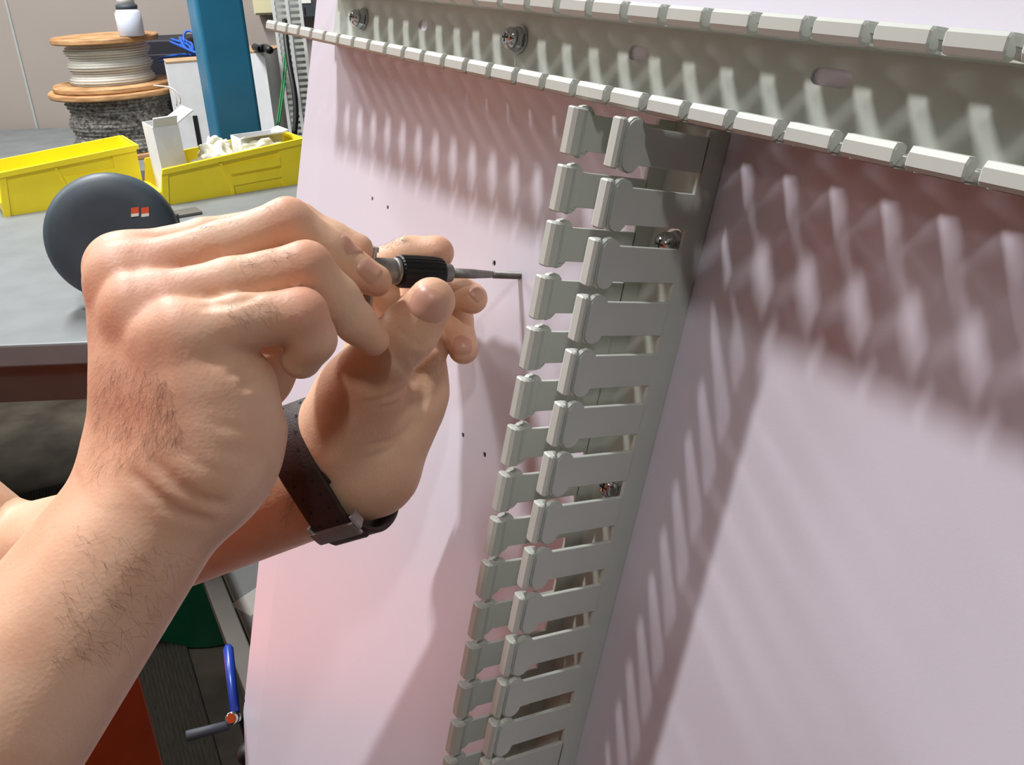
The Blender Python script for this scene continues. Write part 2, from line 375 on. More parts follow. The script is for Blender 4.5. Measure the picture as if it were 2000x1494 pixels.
#--HANDS--
# ------------------------------------------------------------------ person: smooth-union body surface
def smin(a, b, k):
    h = np.clip(0.5 + 0.5 * (b - a) / k, 0, 1); return b + (a - b) * h - k * h * (1 - h)
def cone_d(P, a, b, ra, rb):
    ab = b - a; L = max(ab @ ab, 1e-12); t = np.clip(((P - a) @ ab) / L, 0, 1)
    q = P - a - t[:, None] * ab; return np.sqrt((q * q).sum(1)) - (ra + (rb - ra) * t)
class Body:
    def __init__(s): s.base = []; s.kb = 0.009; s.fingers = []; s.marks = []; s.flush = []
    def bounds(s):
        pr = s.base + [p for f in s.fingers for p in f['p']]
        lo = np.min([np.minimum(a - ra, b - rb) for a, b, ra, rb in pr], 0) ; hi = np.max([np.maximum(a + ra, b + rb) for a, b, ra, rb in pr], 0)
        return lo - 0.004, hi + 0.004
    def eval(s, P, c, rad):
        def near(p, extra): return float(cone_d(c[None], *p)[0]) < rad + extra
        d = None
        for p in s.base:
            if near(p, 0.03):
                e = cone_d(P, *p); d = e if d is None else smin(d, e, s.kb)
        if d is None: d = np.full(len(P), 0.1)
        fd = None
        for f in s.fingers:
            fl = None
            for p in f['p']:
                if near(p, 0.03):
                    e = cone_d(P, *p); fl = e if fl is None else smin(fl, e, f.get('k', 0.003))
            if fl is None: continue
            root = np.sqrt(((P - f['root']) ** 2).sum(1)); w = np.clip(1.15 - root / f.get('reach', 0.030), 0, 1)
            base_f = smin(d, fl, 0.0008 + 0.011 * w)
            fd = base_f if fd is None else smin(fd, base_f, 0.0006)
        if fd is not None: d = fd
        for a, b, r, dep in s.marks:
            if float(cone_d(c[None], a, b, 0, 0)[0]) < rad + 4 * r:
                q = cone_d(P, a, b, 0, 0); d = d + dep * np.exp(-(q / r) ** 2)
        return d
    def mesh(s, h, lo=None, hi=None):
        l0, h0 = s.bounds(); lo = l0 if lo is None else lo; hi = h0 if hi is None else hi
        B = 12; nblk = np.ceil((hi - lo) / (h * B)).astype(int); n = nblk * B + 1
        G = np.full(n, 0.05, np.float32); rad = h * B * 0.87 + 0.001
        g = np.arange(B + 1); off = np.stack(np.meshgrid(g, g, g, indexing='ij'), -1).reshape(-1, 3) * h
        cs = np.stack(np.meshgrid(*[np.arange(k) for k in nblk], indexing='ij'), -1).reshape(-1, 3)
        cc = lo + (cs + 0.5) * h * B
        dm = np.full(len(cc), 1.0)
        for p in s.base + [p for f in s.fingers for p in f['p']]: dm = np.minimum(dm, cone_d(cc, *p))
        for bi in np.nonzero((dm < rad + 0.006) & (dm > -rad - 0.02))[0]:
            o = lo + cs[bi] * h * B; d = s.eval(off + o, cc[bi], rad)
            i, j, k = cs[bi] * B; G[i:i + B + 1, j:j + B + 1, k:k + B + 1] = d.reshape(B + 1, B + 1, B + 1)
        for bi in np.nonzero(dm <= -rad - 0.02)[0]:
            i, j, k = cs[bi] * B; G[i:i + B + 1, j:j + B + 1, k:k + B + 1] = -0.05
        return surface_nets(G, lo, h)
def surface_nets(G, lo, h):
    S = G < 0; nx, ny, nz = G.shape
    cnt = np.zeros((nx - 1, ny - 1, nz - 1), np.int8)
    for a in (0, 1):
        for b in (0, 1):
            for c in (0, 1): cnt += S[a:nx - 1 + a, b:ny - 1 + b, c:nz - 1 + c]
    cells = np.argwhere((cnt > 0) & (cnt < 8)); idx = -np.ones(cnt.shape, np.int32); idx[tuple(cells.T)] = np.arange(len(cells))
    pos = np.zeros((len(cells), 3)); num = np.zeros(len(cells))
    cor = [(a, b, c) for a in (0, 1) for b in (0, 1) for c in (0, 1)]
    for p in cor:
        for ax in range(3):
            if p[ax]: continue
            q = list(p); q[ax] = 1
            g0 = G[tuple((cells + p).T)]; g1 = G[tuple((cells + q).T)]; x = (g0 < 0) != (g1 < 0)
            t = np.where(x, g0 / np.where(x, g0 - g1, 1), 0); pt = np.repeat(np.array([p], float), len(cells), 0); pt[:, ax] = t
            pos += pt * x[:, None]; num += x
    V = lo + (cells + pos / num[:, None]) * h; Q = []
    for ax in range(3):
        b1, b2 = [(1, 2), (2, 0), (0, 1)][ax]
        sl0 = [slice(1, None)] * 3; sl0[ax] = slice(0, None)
        A = S[tuple(slice(1, n - 1) if k != ax else slice(0, n - 1) for k, n in enumerate(G.shape))]
        Bs = S[tuple(slice(1, n - 1) if k != ax else slice(1, n) for k, n in enumerate(G.shape))]
        e = np.argwhere(A != Bs); flip = A[tuple(e.T)]
        e = e + np.array([0 if k == ax else 1 for k in range(3)])
        d1 = np.eye(3, dtype=int)[b1]; d2 = np.eye(3, dtype=int)[b2]
        q = np.stack([idx[tuple((e - d1 - d2).T)], idx[tuple((e - d2).T)], idx[tuple(e.T)], idx[tuple((e - d1).T)]], 1)
        q[~flip] = q[~flip][:, ::-1]; Q.append(q[(q >= 0).all(1)])
    return V, np.concatenate(Q)
def relax(V, Q, it=2, lam=0.5):
    for _ in range(it):
        A = np.zeros_like(V); N = np.zeros(len(V))
        for a, b in ((0, 1), (1, 2), (2, 3), (3, 0)):
            np.add.at(A, Q[:, a], V[Q[:, b]]); np.add.at(A, Q[:, b], V[Q[:, a]]); np.add.at(N, Q[:, a], 1); np.add.at(N, Q[:, b], 1)
        V = V * (1 - lam) + lam * A / np.maximum(N, 1)[:, None]
    return V
def np_mesh(name, V, Q, m):
    me = bpy.data.meshes.new(name); me.from_pydata(V.tolist(), [], Q.tolist()); me.materials.append(MT[m])
    me.polygons.foreach_set('use_smooth', [True] * len(me.polygons)); me.update(); return me
def p3(x, y, z): return pix(x, y, z / 1000)
def chain(B, pts, reach=30, k=3.0, first=True):
    P = [p3(*p[:3]) for p in pts]; rr = [p[3] / 1000 for p in pts]
    f = dict(p=[(P[i], P[i + 1], rr[i], rr[i + 1]) for i in range(len(P) - 1)], root=P[0], reach=reach / 1000, k=k / 1000)
    B.fingers.append(f); return P, rr
def mark(B, a, b, r, dep): B.marks.append((p3(*a), p3(*b), r / 1000, dep / 1000))
def snap_mark(B, pts, r, dep):                      # line pressed into (dep > 0) or raised from (dep < 0) the surface facing the camera
    out = []; pts = [(p.x, p.y) for p in spline([(x, y, 0) for x, y in pts], 4)]
    for x, y in pts:
        d = ray(x, y); t = 0.28
        for _ in range(60):
            P = CAM + d * t; e = float(B.eval(P[None], P, 0.002)[0]); t += max(e, -0.002) * 0.8
            if abs(e) < 2e-4 or t > 0.6: break
        out.append(CAM + d * t)
    for a, b in zip(out, out[1:]):
        if np.linalg.norm(a - b) < 0.04: B.marks_pending.append((a, b, r / 1000, dep * 0.85 / 1000))

# ---- right arm and hand
RB = Body(); RB.marks_pending = []
ELB_R = UV(-0.250, 0.380, 0.320); SH_R = UV(-0.150, 0.100, 0.420)
ELB_L = c2w((-0.296, 0.112, 0.535)); SH_L = UV(-0.530, 0.100, 0.410)
chain(RB, [(235, 520, 350, 11.5), (400, 474, 357, 9.2), (580, 436, 364, 8.2), (648, 470, 365, 7.3), (698, 487, 366, 6.4)], 34)
chain(RB, [(245, 545, 340, 12), (430, 484, 342, 9.3), (562, 434, 345, 8.9), (640, 488, 352, 8.0), (690, 527, 357, 7.4), (734, 548, 359, 6.4)], 34)
chain(RB, [(280, 605, 328, 12), (450, 557, 330, 9.6), (598, 521, 332, 9.0), (660, 585, 341, 8.2), (695, 630, 347, 7.5), (728, 663, 351, 6.4)], 34)
chain(RB, [(340, 665, 318, 12), (470, 630, 319, 9.8), (588, 614, 322, 9.0), (609, 662, 327, 8.4), (588, 700, 332, 7.5)], 34)
chain(RB, [(400, 840, 350, 17), (508, 735, 366, 12.5), (590, 615, 378, 10.5), (668, 545, 384, 9)], 60)
def bp(a, b, ra, rb): RB.base.append((np.asarray(a, float), np.asarray(b, float), ra / 1000, rb / 1000))
W = p3(308, 950, 338)
bp(p3(245, 530, 349), p3(285, 900, 348), 12, 15); bp(p3(255, 560, 340), p3(300, 920, 342), 12, 15)
bp(p3(290, 615, 329), p3(325, 930, 333), 12, 15); bp(p3(350, 665, 319), p3(372, 915, 324), 12.5, 15)
bp(p3(432, 770, 326), p3(424, 895, 327), 18.5, 19.5); bp(p3(455, 752, 330), p3(452, 830, 330), 8, 17)
bp(p3(410, 800, 352), p3(370, 900, 350), 16, 17)
bp(p3(345, 965, 326), ELB_R * .62 + p3(345, 965, 326) * .38, 21, 34); bp(p3(282, 935, 350), ELB_R * .6 + p3(282, 935, 350) * .4, 20, 35)
bp(p3(320, 950, 338), ELB_R, 20, 37); bp(ELB_R, SH_R, 38, 52)
bp(p3(290, 880, 346), p3(395, 905, 329), 18, 19); bp(p3(300, 760, 340), p3(390, 790, 327), 15, 15)
RB.kb = 0.014
FL = [(p3(562, 395, 338), .012), (p3(598, 480, 324), .012), (p3(590, 575, 314), .012), (p3(640, 610, 320), .010), (p3(250, 470, 335), .02), (p3(300, 560, 318), .02), (p3(735, 560, 352), .010), (p3(740, 670, 345), .010), (p3(300, 800, 312), .030), (p3(712, 495, 362), .008)]
# creases and tendons
for pts, r, dep in [
    ([(405, 497), (440, 497), (470, 492), (505, 482)], 1.6, 0.8), ([(395, 597), (430, 594), (465, 588), (500, 577)], 1.6, 0.8),
    ([(478, 676), (497, 686), (520, 685), (548, 676)], 1.3, 1.2), ([(455, 700), (480, 706), (505, 703)], 1.4, 0.7), ([(450, 728), (478, 729), (502, 722)], 1.5, 0.9), ([(476, 752), (488, 749), (500, 744)], 1.4, 1.2),
    ([(575, 655), (600, 650), (625, 640)], 1.1, 0.4), ([(548, 402), (556, 420)], 0.9, 0.3), ([(572, 400), (582, 418)], 0.9, 0.3), ([(590, 484), (600, 500)], 0.9, 0.3), ([(610, 486), (620, 502)], 0.9, 0.3), ([(575, 575), (583, 595)], 0.9, 0.3), ([(598, 578), (606, 596)], 0.9, 0.3),
    ([(300, 900), (340, 942), (380, 970), (430, 985), (468, 985)], 1.8, 0.9), ([(258, 925), (300, 965), (345, 1000), (400, 1018), (432, 1030)], 1.8, 0.9), ([(340, 868), (390, 905), (440, 925), (485, 930)], 1.3, 0.35),
    ([(420, 830), (470, 838), (515, 838)], 1.5, 0.35), ([(440, 880), (490, 890), (520, 885)], 1.4, 0.35), ([(395, 700), (440, 715)], 2.5, 0.3),
    ([(290, 560), (300, 640), (310, 720)], 4, 0.7), ([(262, 500), (266, 600), (275, 700)], 4, 0.6)]:
    snap_mark(RB, pts, r, dep)
RB.marks += RB.marks_pending
# ---- left arm and hand
LB = Body(); LB.marks_pending = []
chain(LB, [(672, 830, 412, 19), (722, 738, 392, 15.5), (768, 680, 380, 12.2), (800, 645, 374, 11.4), (843, 588, 369, 9.6)], 55, 4)
chain(LB, [(742, 650, 424, 11.5), (735, 528, 413, 9.3), (800, 500, 405, 8.4), (853, 494, 402, 7.6)], 34)
chain(LB, [(778, 685, 430, 11), (812, 560, 437, 9.2), (866, 556, 420, 8.4), (922, 583, 409, 7.0)], 34)
chain(LB, [(802, 715, 430, 11), (850, 605, 444, 9.2), (888, 622, 428, 8.2), (905, 682, 417, 6.9)], 34)
chain(LB, [(818, 758, 427, 11), (838, 655, 436, 8.4), (846, 668, 424, 7.6), (845, 692, 417, 6.6)], 34)
def bl(a, b, ra, rb): LB.base.append((np.asarray(a, float), np.asarray(b, float), ra / 1000, rb / 1000))
WL = np.array([p3(655, 872, 424), p3(728, 930, 426)])
bl(p3(742, 655, 424), p3(672, 860, 422), 12.5, 17); bl(p3(776, 690, 428), p3(690, 880, 424), 12.5, 17)
bl(p3(800, 722, 429), p3(708, 900, 425), 12.5, 17); bl(p3(814, 765, 426), p3(728, 915, 425), 13, 17)
bl(p3(806, 800, 424), p3(752, 890, 424), 12, 15); bl(p3(700, 770, 402), p3(672, 850, 412), 18, 18)
bl(WL[0], ELB_L * .6 + WL[0] * .4, 18.5, 33); bl(WL[1], ELB_L * .6 + WL[1] * .4, 18.5, 34); bl(WL.mean(0), ELB_L, 18, 38); bl(ELB_L, SH_L, 38, 52)
LB.kb = 0.010
for pts, r, dep in [([(770, 700), (800, 735), (815, 745)], 1.4, 0.5), ([(775, 640), (805, 668), (828, 672)], 1.2, 0.4), ([(715, 790), (765, 775), (805, 750)], 1.6, 0.7), ([(730, 800), (770, 790), (810, 770)], 1.4, 0.5),
                    ([(815, 720), (828, 765), (815, 820), (795, 850)], 2.2, 1.2), ([(865, 655), (905, 650), (925, 655)], 1.0, 0.3), ([(720, 870), (770, 860), (800, 840)], 1.6, 0.5), ([(720, 895), (760, 880), (780, 865)], 1.4, 0.4)]:
    snap_mark(LB, pts, r, dep)
LB.marks += LB.marks_pending
FLL = [(p3(860, 490, 395), .010), (p3(930, 590, 400), .012), (p3(905, 700, 410), .012), (p3(845, 620, 360), .014), (p3(700, 780, 380), .02)]

person = empty('person', loc=(*((SH_R + SH_L)[:2] / 2), 0)); pinv = Matrix.Translation(-person.location)
tag(person, 'person in an orange shirt turning a tap into the panel with both hands', 'person')
# ---- trunk, head and legs (coarse, outside the photograph)
TB = Body(); TB.kb = 0.05
fw = M @ R[:, 2]; fw[2] = 0; fw /= np.linalg.norm(fw); rt = np.array([fw[1], -fw[0], 0]); UPZ = np.array([0, 0, 1.0])
mid = (SH_R + SH_L) / 2
def T(r, f, z): return np.array([mid[0], mid[1], 0]) + rt * r + fw * f + UPZ * z
zs = mid[2]
TRUNK = [(T(-.10, -.03, zs - .06), T(-.10, -.05, .98), .10, .10), (T(.10, -.03, zs - .06), T(.10, -.05, .98), .10, .10),
         (T(-.15, -.01, zs - .02), T(.15, -.01, zs - .02), .065, .065), (T(-.08, -.05, .95), T(.08, -.05, .95), .12, .12), (T(0, -.01, zs - .15), T(0, 0, 1.05), .11, .11)]
ARMS = [(SH_R, ELB_R, .052, .040), (SH_L, ELB_L, .052, .040)]
HEAD = [(T(0, -.01, zs - .02), T(0, .03, zs + .13), .055, .055), (T(0, .02, zs + .24), T(0, .03, zs + .20), .092, .085), (T(0, .05, zs + .15), T(0, .075, zs + .12), .062, .045),
        (T(0, .115, zs + .215), T(0, .135, zs + .175), .011, .016), (T(-.085, .02, zs + .21), T(-.09, .01, zs + .17), .014, .010), (T(.085, .02, zs + .21), T(.09, .01, zs + .17), .014, .010)]
LEGS = []
for s in (-1, 1): LEGS += [(T(.10 * s, -.05, .90), T(.11 * s, -.03, .50), .095, .062), (T(.11 * s, -.03, .50), T(.11 * s, -.06, .10), .060, .042)]
TB.base = [(np.asarray(a), np.asarray(b), c, d) for a, b, c, d in TRUNK + ARMS + HEAD[:3] + LEGS]
TB.kb = 0.03
Vt, Qt = TB.mesh(0.010); Vt = relax(Vt, Qt, 1)
FB = Body(); FB.base = HEAD[1:]; FB.kb = 0.014
Vf, Qf = FB.mesh(0.005); Vf = relax(Vf, Qf, 1)
parts = [(Vt, Qt), (Vf, Qf)]
for B_, el, sh in ((RB, ELB_R, SH_R), (LB, ELB_L, SH_L)):
    V, Q = B_.mesh(0.00125); V = relax(V, Q, 1, 0.6); parts.append((V, Q))
ofs = 0; VV = []; QQ = []
for V, Q in parts: VV.append(V); QQ.append(Q + ofs); ofs += len(V)
VV = np.concatenate(VV); QQ = np.concatenate(QQ)
me = np_mesh('body', VV - np.array(person.location), QQ, 'skin')
fl = np.zeros(len(VV))
for c, r in FL + FLL: fl += 0.55 * np.exp(-((VV - c) ** 2).sum(1) / r ** 2)
at = me.attributes.new('flush', 'FLOAT', 'POINT'); at.data.foreach_set('value', np.clip(fl * 0.7, 0, 0.6).astype(np.float32))
body = mesh_obj('body', me, None, person)
# clothing
def cloth(name, prims, grow, h, keep, m, kb=0.03):
    B_ = Body(); B_.base = [(np.asarray(a), np.asarray(b), c + grow, d + grow) for a, b, c, d in prims]; B_.kb = kb
    V, Q = B_.mesh(h); V = relax(V, Q, 2); k = keep(V); Q = Q[k[Q].all(1)]
    used = np.unique(Q); mp = -np.ones(len(V), int); mp[used] = np.arange(len(used))
    return mesh_obj(name, np_mesh(name, V[used] - np.array(person.location), mp[Q], m), None, person)
def keep_shirt(V):
    k = (V[:, 2] > 0.88) & (((V - T(0, 0, zs + .10)) ** 2).sum(1) > 0.088 ** 2)
    for e, s in ((ELB_R, SH_R), (ELB_L, SH_L)):
        d = (e - s) / np.linalg.norm(e - s); dd = np.linalg.norm(V - s - np.outer((V - s) @ d, d), axis=1)
        tr = np.min([cone_d(V, np.asarray(a), np.asarray(b), c, q) for a, b, c, q in TRUNK], 0)
        k &= ~(((V - s) @ d > 0.19) & (dd < 0.09) & (tr > 0.022))
    return k
cloth('shirt', TRUNK + ARMS, 0.011, 0.010, keep_shirt, 'shirt')
cloth('trousers', TRUNK[3:4] + LEGS, 0.014, 0.012, lambda V: (V[:, 2] < 0.96) & (V[:, 2] > 0.06), 'denim')
hc = T(0, .0, zs + .245)
cloth('hair', [(hc, T(0, -.03, zs + .20), .094, .085)], 0.006, 0.008, lambda V: ((V - hc) @ fw < 0.055) & (V[:, 2] > zs + .14) | (V[:, 2] > zs + .31), 'hair')
for s in (-1, 1):
    b = nb(); bmesh.ops.create_uvsphere(b, u_segments=12, v_segments=8, radius=0.012, matrix=Matrix.Translation(Vector(T(.032 * s, .094, zs + .222)) - person.location)); mesh_obj('eye', b, 'eye', person, True)
    b = nb(); box(b, (-.045, -.13, 0), (.045, .15, .075), 0.03, 3); o = mesh_obj('shoe', b, 'black', person, True)
    o.matrix_local = pinv @ rot_frame(T(.11 * s, -.03, 0), rt)
b = nb(); bmesh.ops.create_uvsphere(b, u_segments=12, v_segments=8, radius=0.02, matrix=Matrix.Translation(Vector(T(0, .108, zs + .135)) - person.location) @ Matrix.Diagonal((1.1, 1.1, .3, 1))); mesh_obj('lips', b, 'nail', person, True)

# fingernails: thin curved plates laid on the skin, seen from the camera
bvh = BVHTree.FromPolygons([Vector(v) for v in VV], QQ.tolist())
def hit(x, y):
    d = Vector(ray(x, y)).normalized(); loc, nor, i, t = bvh.ray_cast(Vector(CAM), d); return loc, nor
def nail(cx, cy, ax, ay, wid, length, curve=0.0005):
    """centre pixel, pixel the finger tip points to, size in mm"""
    p, n = hit(cx, cy); q, _ = hit(ax, ay)
    if p is None or q is None: return
    if n.dot(Vector(ray(cx, cy))) > 0: n = -n
    y = (q - p); y = (y - n * y.dot(n)).normalized(); x = y.cross(n); b = nb(); NX, NY = 10, 8; g = []
    for j in range(NY + 1):
        row = []
        for i in range(NX + 1):
            a = 2 * i / NX - 1; c = 2 * j / NY - 1
            k = math.sqrt(max(0.0, 1 - 0.30 * c ** 4)) * (1 - 0.12 * max(0, -c) ** 3)
            c2 = c * (1 - 0.16 * a * a)
            P = p + x * (a * k * wid / 2000) + y * (c2 * length / 2000)
            r = bvh.ray_cast(P + n * 0.006, -n, 0.014); S = r[0] if r[0] is not None else P
            edge = max(abs(a), abs(c)); S = S + n * (0.00045 if edge < 0.95 else -0.0002)
            row.append(b.verts.new(S - person.location))
        g.append(row)
    for j in range(NY):
        for i in range(NX): b.faces.new((g[j][i], g[j][i + 1], g[j + 1][i + 1], g[j + 1][i]))
    mesh_obj('fingernail', b, 'nail', person, True)
nail(838, 597, 850, 570, 16.5, 14)
nail(722, 527, 742, 543, 9, 10.5)
nail(686, 477, 706, 483, 9, 11)
nail(904, 672, 905, 695, 9, 10)
nail(932, 572, 942, 584, 7, 8)
# body hair on the forearms and knuckles
def hairs(name, n, region, length, flow, r=0.000032, seed=1):
    rg = random.Random(seed); b = nb(); made = 0
    for _ in range(n * 3):
        x, y = region(rg); p, nn = hit(x, y)
        if p is None: continue
        if nn.dot(Vector(ray(x, y))) > 0: nn = -nn
        f0, _ = hit(x + flow[0], y + flow[1])
        if f0 is None or (f0 - p).length > 0.03: continue
        d = (f0 - p); d = (d - nn * d.dot(nn)).normalized(); s = nn.cross(d); a = rg.gauss(0, .5); d = d * math.cos(a) + s * math.sin(a)
        L = length * rg.uniform(.5, 1.2) / 1000; bend = s * rg.gauss(0, .25)
        pts = [p + (d + bend * t) * L * t + nn * (0.0001 + L * 0.35 * t * (1 - .6 * t)) - Vector(person.location) for t in (0, .33, .66, 1)]
        tube(b, pts, r, 3, r * .35); made += 1
        if made >= n: break
    o = mesh_obj(name, b, 'hair', person); o['kind'] = 'stuff'
def quad(pts):
    def f(rg):
        s, t = rg.random(), rg.random(); a, b_, c, d = [np.array(p, float) for p in pts]
        return tuple((a * (1 - s) + b_ * s) * (1 - t) + (d * (1 - s) + c * s) * t)
    return f
hairs('arm_hair', 420, quad([(190, 690), (325, 730), (360, 860), (180, 940)]), 7, (-10, 30))
hairs('arm_hair', 200, quad([(150, 1020), (390, 1090), (300, 1260), (80, 1300)]), 6, (25, 20), seed=2)
hairs('arm_hair', 45, quad([(450, 500), (560, 482), (565, 505), (470, 525)]), 5, (30, 12), seed=3)
hairs('arm_hair', 55, quad([(430, 595), (540, 580), (540, 610), (455, 632)]), 5, (20, 22), seed=5)
hairs('arm_hair', 110, quad([(572, 905), (590, 930), (575, 1000), (555, 1010)]), 6, (-15, 25), seed=6)
hairs('arm_hair', 50, quad([(360, 455), (540, 392), (545, 400), (370, 470)]), 4, (25, 4), seed=7)
hairs('arm_hair', 60, quad([(735, 478), (790, 466), (800, 472), (740, 490)]), 4, (20, -6), seed=8)

# ------------------------------------------------------------------ wristwatch on the left wrist
axis = (ELB_L - WL.mean(0)); axis /= np.linalg.norm(axis); cross = WL[1] - WL[0]; hw = np.linalg.norm(cross) / 2
cross -= axis * (axis @ cross); cross /= np.linalg.norm(cross); third = np.cross(axis, cross)
if third @ ray(690, 905) > 0: third = -third                     # towards the camera = inside of the wrist
wc = WL.mean(0) + axis * 0.009
wm = Matrix.Identity(4)
for i in range(3): wm[i][0], wm[i][1], wm[i][2], wm[i][3] = cross[i], third[i], axis[i], wc[i]
if wm.determinant() < 0: 
    for i in range(3): wm[i][2] = -wm[i][2]
sgn = 1 if (np.array([wm[0][2], wm[1][2], wm[2][2]]) @ axis) > 0 else -1
watch = empty('wristwatch', mw=wm); tag(watch, 'wristwatch with dark brown perforated leather strap and steel keeper on the wrist', 'watch')
RW = 0.0222
def loop(a, r):                                                    # stadium path around the wrist, a in 0..1
    per = 2 * math.pi * r + 4 * hw; s = (a % 1) * per
    if s < 2 * hw: return Vector((-hw + s, r, 0)), Vector((0, 1, 0))
    s -= 2 * hw
    if s < math.pi * r: t = s / r; return Vector((hw + r * math.sin(t), r * math.cos(t), 0)), Vector((math.sin(t), math.cos(t), 0))
    s -= math.pi * r
    if s < 2 * hw: return Vector((hw - s, -r, 0)), Vector((0, -1, 0))
    s -= 2 * hw; t = s / r; return Vector((-hw - r * math.sin(t), -r * math.cos(t), 0)), Vector((-math.sin(t), -math.cos(t), 0))
def band(b, a0, a1, r, th, w0, w1, n=60, zc=0.0):
    rows = []
    for i in range(n + 1):
        a = a0 + (a1 - a0) * i / n; p, nn = loop(a, r); wd = w0 + (w1 - w0) * i / n
        rows.append([b.verts.new(p + nn * d + Vector((0, 0, zc + z))) for d, z in ((0, -wd / 2), (th * .8, -wd / 2), (th, -wd / 2 + .001), (th, wd / 2 - .001), (th * .8, wd / 2), (0, wd / 2))])
    for i in range(n):
        for k in range(6): b.faces.new((rows[i][k], rows[i][(k + 1) % 6], rows[i + 1][(k + 1) % 6], rows[i + 1][k]))
    b.faces.new(rows[0][::-1]); b.faces.new(rows[-1])
b = nb(); band(b, 0.14, 0.90 + 0.14 + 0.0, RW, 0.0024, .022, .022, 90); strap = mesh_obj('strap', b, 'strap', watch, True)
b = nb(); band(b, 0.82, 1.20, RW + 0.0026, 0.0022, .021, .020, 50); top = mesh_obj('strap_end', b, 'strap', watch, True)
for k in range(10):
    for s in (-1, 1):
        a = 0.835 + k * 0.036; p, nn = loop(a, RW + 0.0026); b = nb(); z = Vector((0, 0, s * 0.0052))
        cyl(b, p + z, p + nn * 0.0024 + z, 0.0008, n=10); mesh_obj('strap_hole_shade', b, 'hole_shade', top)  # black discs paint the shade in the strap's perforations
b = nb()
band(b, 0.128, 0.162, RW + 0.0048, 0.0016, .0245, .0245, 6)
for z in (-0.0128, 0.0112): band(b, 0.128, 0.162, RW + 0.0006, 0.0056, .0018, .0018, 6, z)
mesh_obj('keeper', b, 'brushed', watch)
b = nb(); y0 = -(RW + 0.0005); box(b, (-0.018, y0 - 0.010, -0.019), (0.018, y0, 0.019), 0.003, 3); mesh_obj('case', b, 'black', watch, True)
b = nb(); cyl(b, (0, y0 - 0.0102, 0), (0, y0 - 0.012, 0), 0.016, n=32); mesh_obj('bezel', b, 'brushed', watch)
#--BACKGROUND--
# ------------------------------------------------------------------ workbench and what stands on it
def V3(a): return Vector((float(a[0]), float(a[1]), float(a[2])))
BZ = 0.90
bx0, bx1, by0, by1 = -2.3, 0.25, 1.38, 2.56
wb = empty('workbench', loc=(bx0, by0, 0)); tag(wb, 'grey workbench under the yellow bins', 'workbench')
b = nb(); box(b, (0, 0, BZ - 0.04), (bx1 - bx0, by1 - by0, BZ), 0.004); mesh_obj('top', b, 'bench', wb)
for x in (0.06, bx1 - bx0 - 0.06):
    for y in (0.06, by1 - by0 - 0.06):
        b = nb(); box(b, (x - .03, y - .03, 0), (x + .03, y + .03, BZ - 0.04), 0.003); mesh_obj('leg', b, 'grey_steel', wb)
b = nb(); box(b, (0.03, 0.04, BZ - 0.12), (bx1 - bx0 - 0.03, 0.07, BZ - 0.04)); mesh_obj('rail', b, 'grey_steel', wb)
# yellow stacking bins
yawb = math.radians(58); E1 = np.array([math.sin(yawb), math.cos(yawb), 0]); E2 = np.array([-E1[1], E1[0], 0])
def make_bin(name, label, origin, ex, L, Wd, hf=0.088, hb=0.116, fr=0.035):
    """origin: near bottom corner at the low front; x along the side, y across"""
    r = empty(name, mw=rot_frame(origin, ex)); tag(r, label, 'storage bin', 'yellow stacking bins on the bench')
    t = 0.003; b = nb()
    box(b, (0.006, 0.006, 0.0), (L - 0.004, Wd - 0.006, 0.004)); mesh_obj('bottom', b, 'yellow', r)
    def top(x): return hf + (hb - hf) * x / L
    for y, s in ((0, 1), (Wd, -1)):
        b = nb(); prism(b, [(0.0, 0.0), (L, 0.0), (L, top(L)), (0.012, top(0.012)), (0.0, fr)], y, y + s * t, lambda a, c, h: Vector((a, h, c)))
        sd = mesh_obj('side', b, 'yellow', r)
        o = -s; y1 = y + o * 0.004                       # raised ribs and rim on the outside
        b = nb(); prism(b, [(0.008, top(0) - .012), (L, top(L) - .014), (L, top(L)), (0.012, top(0))], y, y + o * 0.007, lambda a, c, h: Vector((a, h, c))); mesh_obj('rim', b, 'yellow', sd)
        b = nb(); prism(b, [(-0.004, 0), (0.012, 0), (0.024, top(.02) - .012), (0.010, top(.01) - .006)], y, y1, lambda a, c, h: Vector((a, h, c))); mesh_obj('rib', b, 'yellow', sd)
        b = nb(); prism(b, [(L * .40, top(.1) - .012), (L * .46, 0.030), (L * .46, 0), (L * .475, 0), (L * .475, 0.032), (L * .418, top(.1) - .012)], y, y1, lambda a, c, h: Vector((a, h, c))); mesh_obj('rib', b, 'yellow', sd)
        for k in (0, 1):
            z0 = 0.022 + k * 0.030
            b = nb(); prism(b, [(L * .47, z0), (L * .82, z0 + .003), (L * .82, z0 + .026), (L * .45, z0 + .022)], y, y + o * (0.0025 + 0.0025 * k), lambda a, c, h: Vector((a, h, c))); mesh_obj('step', b, 'yellow', sd)
        b = nb(); prism(b, [(L * .82, 0), (L, 0), (L, top(L) - .014), (L * .82, top(L * .82) - .014)], y, y + o * 0.003, lambda a, c, h: Vector((a, h, c))); mesh_obj('rib', b, 'yellow', sd)
    b = nb(); box(b, (L - t, 0, 0), (L, Wd, hb)); bk = mesh_obj('back', b, 'yellow', r)
    b = nb(); box(b, (L - 0.004, -0.004, hb - .012), (L + 0.008, Wd + 0.004, hb), 0.002); mesh_obj('rim', b, 'yellow', bk)
    for f in (.25, .75): b = nb(); box(b, (L, Wd * f - .006, 0), (L + .004, Wd * f + .006, hb - .012)); mesh_obj('rib', b, 'yellow', bk)
    b = nb(); box(b, (0, 0, 0), (t, Wd, fr)); fo = mesh_obj('front', b, 'yellow', r)
    b = nb(); box(b, (-0.006, 0, fr - .006), (0.003, Wd, fr), 0.001); mesh_obj('rim', b, 'yellow', fo)
    return r
B0 = on_z(320, 402, BZ)
